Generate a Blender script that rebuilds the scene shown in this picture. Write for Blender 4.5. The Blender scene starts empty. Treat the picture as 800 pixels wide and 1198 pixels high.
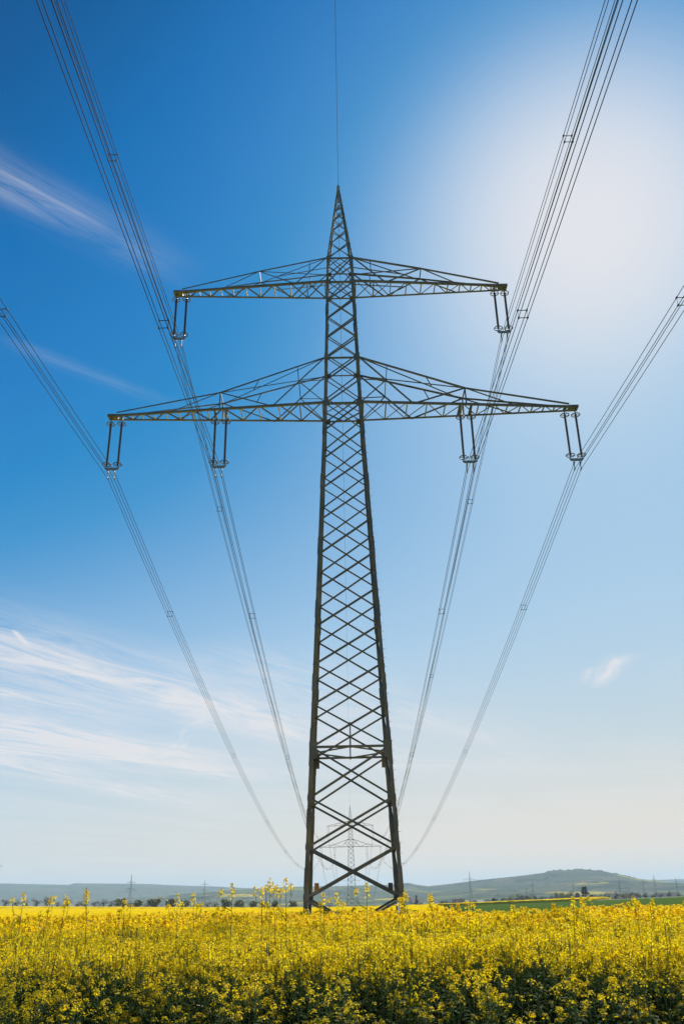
import bpy, bmesh, math, random
from mathutils import Vector, Matrix, noise
from math import sin, cos, tan, radians, pi, sqrt, exp, atan2, hypot
random.seed(7)
C = bpy.context.scene.collection
SC = bpy.context.scene
V = Vector

# ------------------------------------------------------------------ camera numbers
PITCH, ROLL, CAM_H, FPX = radians(24.0), radians(1.15), 1.75, 1000.0     # focal length for an 800 px wide frame
SUN_AZ, SUN_EL = radians(20.9), radians(40.5)

def direction(px, py):
    """world direction seen at a spot of the 800 x 1198 frame (used to survey bearings)"""
    x, y = (px - 400) / FPX, -(py - 599) / FPX
    c, s = cos(-ROLL), sin(-ROLL)
    x, y = x * c - y * s, x * s + y * c
    return V((x, cos(PITCH) - y * sin(PITCH), sin(PITCH) + y * cos(PITCH)))

def spot(px, py, Y):
    d = direction(px, py)
    return V((0, 0, CAM_H)) + d * (Y / d.y)

# ------------------------------------------------------------------ helpers
def tag(o, label=None, cat=None, group=None, kind=None):
    if label: o['label'] = label
    if cat: o['category'] = cat
    if group: o['group'] = group
    if kind: o['kind'] = kind
    return o

def empty(name, loc=(0, 0, 0), rz=0.0, parent=None):
    o = bpy.data.objects.new(name, None)
    o.location = loc
    o.rotation_euler = (0, 0, rz)
    o.empty_display_size = .1
    C.objects.link(o)
    if parent: o.parent = parent
    return o

def mesh_of(name, bm, mats, smooth=False):
    me = bpy.data.meshes.new(name)
    bm.to_mesh(me)
    bm.free()
    for m in (mats if isinstance(mats, (list, tuple)) else [mats]):
        me.materials.append(m)
    if smooth:
        for p in me.polygons: p.use_smooth = True
    return me

def link(name, me, parent=None):
    o = bpy.data.objects.new(name, me)
    C.objects.link(o)
    if parent: o.parent = parent
    return o

def obj(name, bm, mats, parent=None, smooth=False):
    return link(name, mesh_of(name, bm, mats, smooth), parent)

def copy_tree(o, parent=None):
    c = o.copy()
    C.objects.link(c)
    c.parent = parent
    for ch in o.children: copy_tree(ch, c)
    return c

def prism(bm, poly, p, q, d1, d2):
    """extrude a 2-D polygon given in axes d1,d2 from p to q"""
    a = [bm.verts.new(p + d1 * x + d2 * y) for x, y in poly]
    b = [bm.verts.new(q + d1 * x + d2 * y) for x, y in poly]
    n = len(poly)
    for i in range(n):
        bm.faces.new((a[i], a[(i + 1) % n], b[(i + 1) % n], b[i]))
    bm.faces.new(a[::-1]); bm.faces.new(b)

def L_poly(s, t):
    return [(0, 0), (s, 0), (s, t), (t, t), (t, s), (0, s)]

def angle_bar(bm, p, q, s, t, ref):
    """an angle-iron bar from p to q: one flange lies in the plane facing `ref`, the other stands behind it"""
    p, q, ref = V(p), V(q), V(ref)
    ax = (q - p).normalized()
    d2 = -(ref - ax * ref.dot(ax)).normalized()
    d1 = ax.cross(d2)
    prism(bm, [(x - s / 2, y) for x, y in L_poly(s, t)], p, q, d1, d2)

def corner_bar(bm, p, q, s, t, dx, dy):
    prism(bm, L_poly(s, t), V(p), V(q), V(dx), V(dy))

def box(bm, c, hx, hy, hz, X=V((1, 0, 0)), Y=V((0, 1, 0)), Z=V((0, 0, 1))):
    c = V(c)
    vs = [bm.verts.new(c + X * (hx * i) + Y * (hy * j) + Z * (hz * k)) for k in (-1, 1) for j in (-1, 1) for i in (-1, 1)]
    for f in ((0, 2, 3, 1), (4, 5, 7, 6), (0, 1, 5, 4), (2, 6, 7, 3), (0, 4, 6, 2), (1, 3, 7, 5)):
        bm.faces.new([vs[i] for i in f])

def tube(bm, pts, r, n=6, r_end=None, caps=True):
    pts = [V(p) for p in pts]
    rings = []
    m = len(pts)
    for i, p in enumerate(pts):
        t = (pts[min(i + 1, m - 1)] - pts[max(i - 1, 0)]).normalized()
        u = t.cross(V((0, 0, 1)))
        if u.length < 1e-3: u = t.cross(V((1, 0, 0)))
        u.normalize(); w = t.cross(u)
        rr = r if r_end is None else r + (r_end - r) * i / (m - 1)
        if isinstance(r, (list, tuple)): rr = r[i]
        rings.append([bm.verts.new(p + (u * cos(2 * pi * k / n) + w * sin(2 * pi * k / n)) * rr) for k in range(n)])
    for a, b in zip(rings, rings[1:]):
        for k in range(n):
            bm.faces.new((a[k], a[(k + 1) % n], b[(k + 1) % n], b[k]))
    if caps:
        bm.faces.new(rings[0][::-1]); bm.faces.new(rings[-1])

def torus(bm, c, R, r, n=20, k=6, axis='z', arc=2 * pi):
    c = V(c)
    rings = []
    full = arc > 6.28
    cnt = n if full else n + 1
    for i in range(cnt):
        a = arc * i / n
        d = V((cos(a), sin(a), 0))
        rings.append([bm.verts.new(c + d * (R + r * cos(2 * pi * j / k)) + V((0, 0, r * sin(2 * pi * j / k)))) for j in range(k)])
    for i in range(n):
        a, b = rings[i], rings[(i + 1) % cnt]
        for j in range(k):
            bm.faces.new((a[j], b[j], b[(j + 1) % k], a[(j + 1) % k]))

def lathe(bm, c, prof, n=12):
    c = V(c)
    rings = [[bm.verts.new(c + V((r * cos(2 * pi * i / n), r * sin(2 * pi * i / n), z))) for i in range(n)] for r, z in prof]
    for a, b in zip(rings, rings[1:]):
        for i in range(n):
            bm.faces.new((a[i], a[(i + 1) % n], b[(i + 1) % n], b[i]))
    bm.faces.new(rings[0][::-1]); bm.faces.new(rings[-1])

# ------------------------------------------------------------------ materials
def new_mat(name):
    m = bpy.data.materials.new(name)
    m.use_nodes = True
    nt = m.node_tree
    nt.nodes.clear()
    return m, nt, nt.nodes.new('ShaderNodeOutputMaterial')

def ramp(nt, fac, stops):
    r = nt.nodes.new('ShaderNodeValToRGB')
    e = r.color_ramp.elements
    while len(e) < len(stops): e.new(.5)
    for i, (p, c) in enumerate(stops):
        e[i].position = p
        e[i].color = (*c, 1) if len(c) == 3 else c
    nt.links.new(fac, r.inputs[0])
    return r.outputs[0]

def noise_tex(nt, scale, detail=4, rough=.55, vec=None, dist=0):
    n = nt.nodes.new('ShaderNodeTexNoise')
    n.inputs['Scale'].default_value = scale
    n.inputs['Detail'].default_value = detail
    n.inputs['Roughness'].default_value = rough
    n.inputs['Distortion'].default_value = dist
    if vec is not None: nt.links.new(vec, n.inputs['Vector'])
    return n.outputs['Fac']

def coords(nt, which='Object'):
    return nt.nodes.new('ShaderNodeTexCoord').outputs[which]

def principled(nt, out, color, rough=.6, metal=0.0, spec=.5):
    b = nt.nodes.new('ShaderNodeBsdfPrincipled')
    if isinstance(color, tuple): b.inputs['Base Color'].default_value = (*color, 1)
    else: nt.links.new(color, b.inputs['Base Color'])
    b.inputs['Roughness'].default_value = rough
    b.inputs['Metallic'].default_value = metal
    b.inputs['Specular IOR Level'].default_value = spec
    nt.links.new(b.outputs[0], out.inputs[0])
    return b

def mottled(name, stops, scale=3.0, rough=.6, metal=0.0, bump=0.0, spec=.5, detail=5):
    m, nt, out = new_mat(name)
    f = noise_tex(nt, scale, detail, .6, coords(nt))
    b = principled(nt, out, ramp(nt, f, stops), rough, metal, spec)
    if bump:
        bn = nt.nodes.new('ShaderNodeBump')
        bn.inputs['Strength'].default_value = bump
        nt.links.new(f, bn.inputs['Height'])
        nt.links.new(bn.outputs[0], b.inputs['Normal'])
    return m

def leafy(name, stops, transl=.45, scale=9.0, rough=.5, gloss=.12):
    """diffuse + translucent leaf or petal, varying from leaf to leaf"""
    m, nt, out = new_mat(name)
    oi = nt.nodes.new('ShaderNodeObjectInfo')
    f = noise_tex(nt, scale, 2, .5, coords(nt))
    ma = nt.nodes.new('ShaderNodeMath'); ma.operation = 'MULTIPLY_ADD'
    ma.inputs[1].default_value = .35
    nt.links.new(oi.outputs['Random'], ma.inputs[0])
    sb = nt.nodes.new('ShaderNodeMath'); sb.operation = 'SUBTRACT'; sb.inputs[1].default_value = .17
    nt.links.new(f, sb.inputs[0]); nt.links.new(sb.outputs[0], ma.inputs[2])
    col = ramp(nt, ma.outputs[0], stops)
    d = nt.nodes.new('ShaderNodeBsdfDiffuse'); t = nt.nodes.new('ShaderNodeBsdfTranslucent')
    g = nt.nodes.new('ShaderNodeBsdfGlossy'); g.inputs['Roughness'].default_value = rough
    g.inputs['Color'].default_value = (.8, .8, .8, 1)
    nt.links.new(col, d.inputs[0]); nt.links.new(col, t.inputs[0])
    x = nt.nodes.new('ShaderNodeMixShader'); x.inputs[0].default_value = transl
    nt.links.new(d.outputs[0], x.inputs[1]); nt.links.new(t.outputs[0], x.inputs[2])
    y = nt.nodes.new('ShaderNodeMixShader'); y.inputs[0].default_value = gloss
    nt.links.new(x.outputs[0], y.inputs[1]); nt.links.new(g.outputs[0], y.inputs[2])
    nt.links.new(y.outputs[0], out.inputs[0])
    return m

M = {}
def weathered_steel():
    m, nt, out = new_mat('painted_steel')
    co = coords(nt)
    big = ramp(nt, noise_tex(nt, .8, 4, .6, co), [(.3, (.115, .112, .088)), (.5, (.16, .155, .12)), (.7, (.24, .23, .185))])
    mp = nt.nodes.new('ShaderNodeMapping'); mp.inputs['Scale'].default_value = (9, 9, 1.2)
    nt.links.new(co, mp.inputs['Vector'])
    st = ramp(nt, noise_tex(nt, 1.0, 6, .7, mp.outputs[0]), [(.56, (0, 0, 0)), (.70, (1, 1, 1))])
    mx = nt.nodes.new('ShaderNodeMix'); mx.data_type = 'RGBA'
    nt.links.new(st, mx.inputs[0]); nt.links.new(big, mx.inputs[6]); mx.inputs[7].default_value = (.13, .08, .05, 1)
    principled(nt, out, mx.outputs[2], .6, 0, .35)
    return m
M['steel'] = weathered_steel()
M['steel_light'] = mottled('galvanised_steel', [(.3, (.30, .30, .28)), (.7, (.45, .45, .42))], 2.5, .5, .3)
M['fitting'] = mottled('fitting_steel', [(.3, (.20, .21, .21)), (.7, (.33, .34, .34))], 6, .6, .15)
M['insulator'] = mottled('insulator_glaze', [(.3, (.035, .022, .016)), (.7, (.06, .038, .028))], 5, .22, 0, 0, .6)
M['wire'] = mottled('conductor_strand', [(.3, (.03, .031, .033)), (.7, (.05, .05, .053))], 4, .85, 0)
M['concrete'] = mottled('footing_concrete', [(.3, (.33, .32, .30)), (.7, (.47, .46, .43))], 3, .9, 0, .3)
M['plate_orange'] = mottled('orange_plate', [(.3, (.36, .15, .03)), (.7, (.50, .22, .04))], 7, .5)
M['plate_dark'] = mottled('dark_plate', [(.3, (.02, .02, .022)), (.7, (.04, .04, .04))], 7, .5)
M['petal'] = leafy('rapeseed_petal', [(.2, (.88, .62, .004)), (.55, (.93, .72, .007)), (.9, (.95, .79, .014))], .56, 14, .6, .02)
M['bud'] = leafy('rapeseed_bud', [(.2, (.32, .36, .03)), (.8, (.55, .52, .04))], .3, 14)
M['stem'] = leafy('rapeseed_stem', [(.2, (.11, .17, .030)), (.8, (.19, .26, .060))], .25, 8, .5, .06)
M['leaf'] = leafy('rapeseed_leaf', [(.2, (.026, .050, .010)), (.55, (.044, .080, .016)), (.9, (.065, .105, .022))], .30, 6, .6, .012)

def ground_material():
    m, nt, out = new_mat('meadow_soil')
    co = coords(nt)
    f = noise_tex(nt, .9, 6, .65, co); g = noise_tex(nt, .012, 3, .5, co)
    a = ramp(nt, f, [(.3, (.050, .070, .020)), (.55, (.075, .100, .030)), (.8, (.13, .11, .055))])
    vo = nt.nodes.new('ShaderNodeTexVoronoi'); vo.inputs['Scale'].default_value = .004
    nt.links.new(co, vo.inputs['Vector'])
    b = ramp(nt, vo.outputs['Color'], [(.1, (.06, .10, .03)), (.4, (.10, .12, .045)), (.6, (.16, .13, .07)), (.85, (.09, .14, .03))])
    mx = nt.nodes.new('ShaderNodeMix'); mx.data_type = 'RGBA'
    nt.links.new(ramp(nt, g, [(.4, (0, 0, 0)), (.6, (1, 1, 1))]), mx.inputs[0])
    nt.links.new(a, mx.inputs[6]); nt.links.new(b, mx.inputs[7])
    principled(nt, out, mx.outputs[2], .95, 0, .1)
    return m
M['ground'] = ground_material()

def crop_sheet_material(name, stops, stops_big, sc_small, sc_big):
    m, nt, out = new_mat(name)
    co = coords(nt)
    f = noise_tex(nt, sc_small, 5, .7, co); g = noise_tex(nt, sc_big, 3, .6, co)
    mx = nt.nodes.new('ShaderNodeMix'); mx.data_type = 'RGBA'
    mx.blend_type = 'MULTIPLY'; mx.inputs[0].default_value = 1
    nt.links.new(ramp(nt, f, stops), mx.inputs[6]); nt.links.new(ramp(nt, g, stops_big), mx.inputs[7])
    d = nt.nodes.new('ShaderNodeBsdfDiffuse'); t = nt.nodes.new('ShaderNodeBsdfTranslucent')
    nt.links.new(mx.outputs[2], d.inputs[0]); nt.links.new(mx.outputs[2], t.inputs[0])
    x = nt.nodes.new('ShaderNodeMixShader'); x.inputs[0].default_value = .12
    nt.links.new(d.outputs[0], x.inputs[1]); nt.links.new(t.outputs[0], x.inputs[2])
    nt.links.new(x.outputs[0], out.inputs[0])
    return m
M['canopy'] = crop_sheet_material('distant_rapeseed_bloom', [(.30, (.30, .26, .02)), (.46, (.70, .48, .010)), (.62, (.88, .60, .006)), (.8, (.92, .68, .015))],
                                  [(.3, (.86, .90, .8)), (.7, (1, 1, 1))], 2.2, .05)
M['cereal'] = crop_sheet_material('young_cereal', [(.3, (.055, .100, .018)), (.6, (.085, .135, .026)), (.8, (.115, .16, .038))],
                                  [(.3, (.8, .85, .8)), (.7, (1, 1, 1))], 3.0, .04)

def hill_material(name, scale, green):
    m, nt, out = new_mat(name)
    co = coords(nt)
    mp = nt.nodes.new('ShaderNodeMapping'); mp.inputs['Scale'].default_value = (1, 1.0, 4.0)
    nt.links.new(co, mp.inputs['Vector'])
    w = nt.nodes.new('ShaderNodeTexVoronoi'); w.inputs['Scale'].default_value = scale
    w.inputs['Randomness'].default_value = .9
    nt.links.new(mp.outputs[0], w.inputs['Vector'])
    sx = nt.nodes.new('ShaderNodeSeparateColor'); nt.links.new(w.outputs['Color'], sx.inputs[0])
    c1 = ramp(nt, sx.outputs[0], green)
    f = noise_tex(nt, scale * 9, 5, .7, mp.outputs[0])
    k = ramp(nt, f, [(.35, (.30, .36, .34)), (.62, (1.25, 1.2, 1.15))])
    mx = nt.nodes.new('ShaderNodeMix'); mx.data_type = 'RGBA'; mx.blend_type = 'MULTIPLY'
    mx.inputs[0].default_value = 1
    nt.links.new(c1, mx.inputs[6]); nt.links.new(k, mx.inputs[7])
    # woods: dark clumps with outlines of their own
    g = noise_tex(nt, scale * 1.6, 6, .6, mp.outputs[0], .4)
    wm = ramp(nt, g, [(.54, (0, 0, 0)), (.57, (1, 1, 1))])
    m2 = nt.nodes.new('ShaderNodeMix'); m2.data_type = 'RGBA'
    nt.links.new(wm, m2.inputs[0]); nt.links.new(mx.outputs[2], m2.inputs[6])
    m2.inputs[7].default_value = (.018, .030, .018, 1)
    principled(nt, out, m2.outputs[2], 1, 0, 0)
    return m
M['hill'] = hill_material('hillside_fields', .0060, [(.0, (.060, .085, .035)), (.3, (.10, .10, .06)), (.5, (.075, .11, .04)), (.72, (.14, .12, .08)), (.9, (.13, .17, .05)), (.985, (.42, .33, .03))])
M['hill_far'] = hill_material('far_ridge_woods', .0030, [(.0, (.045, .07, .035)), (.4, (.07, .08, .05)), (.7, (.10, .10, .06)), (1, (.07, .10, .04))])

M['bark'] = mottled('bark', [(.3, (.055, .042, .032)), (.7, (.10, .08, .06))], 6, .9, 0, .3)
M['tree_green'] = leafy('spring_leaves', [(.2, (.10, .115, .026)), (.6, (.14, .155, .036)), (.9, (.18, .19, .05))], .58, .6)
M['tree_dark'] = leafy('dark_needles', [(.2, (.016, .030, .014)), (.8, (.030, .050, .022))], .15, .6)
M['tree_brown'] = leafy('budding_twigs', [(.2, (.065, .050, .034)), (.8, (.11, .085, .055))], .2, .6)
M['tree_rust'] = leafy('rust_leaves', [(.2, (.13, .065, .030)), (.8, (.20, .11, .05))], .3, .6)
M['tree_olive'] = leafy('olive_leaves', [(.2, (.075, .080, .030)), (.8, (.13, .13, .055))], .3, .6)
M['render_white'] = mottled('house_render', [(.3, (.55, .52, .47)), (.7, (.68, .66, .60))], 1, .9)
M['roof_grey'] = mottled('roof_slate', [(.3, (.12, .12, .125)), (.7, (.20, .20, .20))], 1.5, .8)
M['roof_red'] = mottled('roof_tile', [(.3, (.22, .09, .055)), (.7, (.32, .14, .09))], 1.5, .8)
M['window'] = mottled('window_pane', [(.3, (.03, .035, .04)), (.7, (.06, .065, .07))], 1, .15)

# ------------------------------------------------------------------ terrain
PROFILE = [(-1e6, 0), (20, 0), (60, -.35), (150, -1.55), (450, -5.5), (1150, -25), (1600, -30), (1e7, -30)]
def ground_z(x, y):
    for (a, za), (b, zb) in zip(PROFILE, PROFILE[1:]):
        if y <= b:
            z = za + (zb - za) * (y - a) / (b - a)
            break
    side = .024 * (sqrt(min(abs(x), 420) ** 2 + 1600) - 40) * max(0, min(1, y / 450))
    fade = 1 if y < 900 else max(0, 1 - (y - 900) / 500)
    return z + side * fade

def ground():
    bm = bmesh.new()
    radii = [0, 4, 8, 14, 20, 28, 38, 50, 64, 80, 100, 125, 150, 185, 225, 270, 320, 380, 450, 520, 600, 700, 820, 950, 1100, 1250, 1450, 1700, 2200, 3000, 4500, 7000, 10000, 13500]
    na = 120
    prev = None
    for r in radii:
        ring = [bm.verts.new((r * sin(2 * pi * i / na), r * cos(2 * pi * i / na), ground_z(r * sin(2 * pi * i / na), r * cos(2 * pi * i / na)))) for i in range(na)] if r else [bm.verts.new((0, 0, 0))]
        if prev:
            for i in range(na):
                j = (i + 1) % na
                if len(prev) == 1: bm.faces.new((prev[0], ring[j], ring[i]))
                else: bm.faces.new((prev[i], prev[j], ring[j], ring[i]))
        prev = ring
    bmesh.ops.recalc_face_normals(bm, faces=bm.faces)
    o = obj('ground', bm, M['ground'], None, True)
    tag(o, kind='structure')
ground()

def sheet(name, x_left, x_right, y0, y1, ny, nx, lift, mat, bumps=0.0, skirt=0.0, bs=.5, kind='structure', seed=0):
    """a field following the terrain between two side lines, raised `lift` over the soil, with a skirt of crop along its rim"""
    bm = bmesh.new()
    rows = []
    for j in range(ny + 1):
        t = j / ny
        y = y0 * (y1 / y0) ** t
        xl, xr = x_left(y), x_right(y)
        row = []
        for i in range(nx + 1):
            x = xl + (xr - xl) * i / nx
            yy = y + (y1 - y0) / ny * .0
            dz = bumps * noise.noise(V((x * bs, yy * bs * .5, seed))) + bumps * .7 * (random.random() - .5) if bumps else 0
            row.append(bm.verts.new((x, yy, ground_z(x, yy) + lift + dz)))
        rows.append(row)
    for a, b in zip(rows, rows[1:]):
        for i in range(nx):
            bm.faces.new((a[i], a[i + 1], b[i + 1], b[i]))
    if skirt:
        rim = rows[0] + [r[-1] for r in rows[1:]] + rows[-1][-2::-1] + [r[0] for r in rows[-2:0:-1]]
        low = [bm.verts.new((v.co.x, v.co.y, v.co.z - skirt)) for v in rim]
        n = len(rim)
        for i in range(n):
            bm.faces.new((rim[i], low[i], low[(i + 1) % n], rim[(i + 1) % n]))
    o = obj(name, bm, mat, None, True)
    tag(o, kind=kind)
    return o

def lin(y, pts):
    for (a, xa), (b, xb) in zip(pts, pts[1:]):
        if y <= b: return xa + (xb - xa) * (y - a) / (b - a)
    return pts[-1][1]

# ------------------------------------------------------------------ hills
def hill(name, ridge_px, R0, R1, R2, mat, rough, seed, na=260, nr=26, foot=-31, wooded=None):
    """a ridge between bearings: foot at R0, crest at R1, back slope down to R2"""
    tab = []
    for px, py in ridge_px:
        d = direction(px, py)
        tab.append((atan2(d.x, d.y), d.z / hypot(d.x, d.y)))
    bm = bmesh.new()
    a0, a1 = tab[0][0], tab[-1][0]
    grid = []
    for i in range(na + 1):
        az = a0 + (a1 - a0) * i / na
        te = lin(az, tab)
        crest = CAM_H + R1 * te
        edge = min(1, i / 14, (na - i) / 14)
        col = []
        for j in range(nr + 1):
            t = j / nr * 1.5
            if t <= 1:
                R = R0 + (R1 - R0) * t
                s = t * t * (3 - 2 * t) * .55 + t * .45
            else:
                R = R1 + (R2 - R1) * (t - 1) / .5
                u = (t - 1) / .5
                s = 1 - u * u * (3 - 2 * u)
            x, y = R * sin(az), R * cos(az)
            n = noise.fractal(V((x, y, seed * 97.0)) * .0011, 1.0, 2.0, 5)
            h = (crest - foot) * s + n * rough * 4 * s * (1 - s) * (1 if t < 1 else .3)
            if t <= 1 and t > .96: h = (crest - foot) * s + random.uniform(-.5, .9) + (random.choice((0, 0, 3.0, 4.5)) if wooded and wooded[0] < az < wooded[1] else 0)
            z = foot + max(0, h) * (edge ** .5)
            col.append(bm.verts.new((x, y, z)))
        grid.append(col)
    for a, b in zip(grid, grid[1:]):
        for j in range(nr):
            bm.faces.new((a[j], b[j], b[j + 1], a[j + 1]))
    bmesh.ops.recalc_face_normals(bm, faces=bm.faces)
    o = obj(name, bm, mat, None, True)
    tag(o, kind='structure')
    return o

hill('far_hills', [(-420, 1044), (-120, 1038), (0, 1033.5), (83, 1035), (86, 1033.2), (170, 1034), (215, 1036), (250, 1037), (300, 1039.5), (360, 1045), (420, 1048)],
     4600, 6800, 8200, M['hill_far'], 26, 3)
hill('far_hills', [(640, 1038), (700, 1034), (750, 1030), (790, 1028.5), (840, 1028), (960, 1026), (1200, 1024)], 6200, 7600, 8600, M['hill_far'], 20, 5, 120)
hill('hills', [(120, 1060), (180, 1049), (235, 1045), (290, 1040), (340, 1037.5), (400, 1036.5), (455, 1035), (470, 1033.6), (477, 1032.6), (486, 1034.6), (500, 1036.8), (530, 1033.5), (560, 1029.5), (600, 1025.5), (637, 1021), (640, 1018.8), (660, 1018.2),
      (685, 1017.2), (700, 1018.6), (722, 1022.5), (745, 1028), (790, 1034), (830, 1036), (960, 1038), (1150, 1036)], 2100, 4100, 5600, M['hill'], 34, 8, 420, 34, -31, (radians(12.3), radians(17.0)))

# ------------------------------------------------------------------ pylon
def half_width(z):
    if z <= 30.2: return (5.0 - .0851 * z) / 2
    if z <= 42.1: return (2.43 - (2.43 - 1.80) * (z - 30.2) / 11.9) / 2
    return (1.80 - (1.80 - .16) * (z - 42.1) / 7.2) / 2

def cpt(sx, sy, z, inset=0.0):
    h = half_width(z) - inset
    return V((sx * h, sy * h, z))

FACES = [((-1, -1), (1, -1), V((0, -1, 0))), ((1, 1), (-1, 1), V((0, 1, 0))), ((-1, 1), (-1, -1), V((-1, 0, 0))), ((1, -1), (1, 1), V((1, 0, 0)))]
LEVELS = [1.55, 3.85, 6.2, 8.75, 11.0, 13.2, 15.4, 17.6, 19.8, 22.0, 24.1, 26.15, 28.2, 30.2, 31.95, 33.7, 35.3, 36.9, 38.45, 40.0]
PEAK = [42.1, 43.5, 44.7, 45.75, 46.65, 47.4, 48.05, 48.6]
ARM_U, ARM_L = 11.42, 15.06
HANG_X = 7.9

def add_x(bm, fa, fb, nrm, z0, z1, s):
    th = .012
    a0, a1 = cpt(*fa, z0), cpt(*fa, z1)
    b0, b1 = cpt(*fb, z0), cpt(*fb, z1)
    e = .09
    da = (b0 - a0).normalized()
    o1, o2 = nrm * -.045, nrm * -.062
    angle_bar(bm, a0 + da * e + o1, b1 - da * e + o1, s, th, nrm)
    angle_bar(bm, b0 - da * e + o2, a1 + da * e + o2, s * .86, th, -nrm)

def gusset(bm, p, hx, hz, nrm):
    X = V((0, 0, 1)).cross(nrm).normalized()
    box(bm, V(p) + nrm * .012, hx, .008, hz, X, nrm, V((0, 0, 1)))

def build_pylon(loc, label, group, rz=0.0):
    T = empty('transmission_pylon', loc, rz)
    tag(T, label, 'pylon', group)
    # corner legs with splice sleeves, bolted plates and concrete footings
    for sx in (-1, 1):
        for sy in (-1, 1):
            bm = bmesh.new()
            for z0, z1, s in ((-.1, 8.75, .20), (8.75, 19.8, .18), (19.8, 30.2, .165), (30.2, 42.1, .145)):
                corner_bar(bm, cpt(sx, sy, z0), cpt(sx, sy, z1), s, .026, (-sx, 0, 0), (0, -sy, 0))
            leg = obj('leg', bm, M['steel'], T)
            for zc, ln in ((2.4, 1.0), (5.2, .9), (8.75, 1.9), (12.2, .9), (16.4, 1.0), (20.3, 1.0), (24.6, .9), (28.4, .9), (33.7, .7), (37.6, .7)):
                w = .235 if zc < 20 else .20
                off = V((sx * .024, sy * .024, 0))
                bm = bmesh.new()
                corner_bar(bm, cpt(sx, sy, zc - ln / 2) + off, cpt(sx, sy, zc + ln / 2) + off, w, .022, (-sx, 0, 0), (0, -sy, 0))
                obj('splice_plate', bm, M['steel'], leg)
            bm = bmesh.new()
            c = cpt(sx, sy, -.1)
            lathe(bm, c + V((-sx * .1, -sy * .1, 0)), [(.46, -1.4), (.44, -.25), (.40, .30), (.34, .42)], 20)
            obj('footing', bm, M['concrete'], leg)
    # lattice of each of the four faces
    for k, (fa, fb, n) in enumerate(FACES):
        bm = bmesh.new()
        lv = LEVELS
        for z0, z1 in zip(lv, lv[1:]):
            if z0 == 30.2: pass
            s = .115 if z0 < 8 else .105 if z0 < 20 else .09 if z0 < 30 else .08
            if abs(z1 - 40.0) < .01: pass
            add_x(bm, fa, fb, n, z0, z1, s)
        add_x(bm, fa, fb, n, 40.0, 42.1, .075)
        # foot struts that meet in the middle near the soil
        mid = (cpt(*fa, .25) + cpt(*fb, .25)) / 2 - n * .05
        angle_bar(bm, cpt(*fa, 1.5) - n * .05, mid, .12, .012, n)
        angle_bar(bm, cpt(*fb, 1.5) - n * .05, mid, .12, .012, n)
        obj('face_lattice', bm, M['steel'], T)
    # girdles: rings of horizontals
    for z, s, diag in ((8.75, .12, True), (30.2, .13, True), (33.7, .10, False), (40.0, .12, True), (42.1, .09, True)):
        bm = bmesh.new()
        for fa, fb, n in FACES:
            angle_bar(bm, cpt(*fa, z) - n * .03, cpt(*fb, z) - n * .03, s, .014, n)
        h = half_width(z) - .05
        if diag:
            mids = [V((0, -h, z - .05)), V((h, 0, z - .05)), V((0, h, z - .05)), V((-h, 0, z - .05))]
            for a, b in zip(mids, mids[1:] + mids[:1]):
                angle_bar(bm, a, b, .075, .01, V((0, 0, -1)))
        if z == 8.75:
            for fa, fb, n in FACES[:2]:
                a, b = cpt(*fa, 8.25), cpt(*fb, 8.25)
                m = (cpt(*fa, 8.65) + cpt(*fb, 8.65)) / 2 - n * .03
                tube(bm, [m, m + V((0, 0, 1.35))], .04, 6)
        obj('girdle', bm, M['steel'], T)
    for fa, fb, n in FACES:
        for f in (fa, fb):
            inn = (cpt(*fb, 0) - cpt(*fa, 0)).normalized() * (1 if f == fa else -1)
            for z, hx, hz in ((8.6, .20, .42), (30.2, .2, .2), (33.7, .2, .17), (40.0, .17, .16), (42.1, .16, .15), (3.85, .13, .13), (6.2, .13, .13), (1.5, .15, .18)):
                bm = bmesh.new()
                gusset(bm, cpt(*f, z) + inn * (hx * .85) + n * .004, hx, hz, n)
                obj('gusset_plate', bm, M['steel'], T)
    # peak
    bm = bmesh.new()
    for sx in (-1, 1):
        for sy in (-1, 1):
            corner_bar(bm, cpt(sx, sy, 42.1), cpt(sx, sy, 49.3), .10, .014, (-sx, 0, 0), (0, -sy, 0))
    pk = obj('peak', bm, M['steel'], T)
    bm = bmesh.new()
    for fa, fb, n in FACES:
        for z0, z1 in zip(PEAK, PEAK[1:]):
            a0, a1, b0, b1 = cpt(*fa, z0, .02), cpt(*fa, z1, .02), cpt(*fb, z0, .02), cpt(*fb, z1, .02)
            angle_bar(bm, a0, b1, .06, .009, n); angle_bar(bm, b0 - n * .015, a1 - n * .015, .052, .009, -n)
    obj('peak_lattice', bm, M['steel'], pk)
    bm = bmesh.new()
    box(bm, (0, 0, 49.05), .11, .11, .42)
    tube(bm, [(0, 0, 49.4), (0, 0, 49.75)], .035, 8)
    obj('peak_cap', bm, M['steel_light'], pk)
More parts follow.
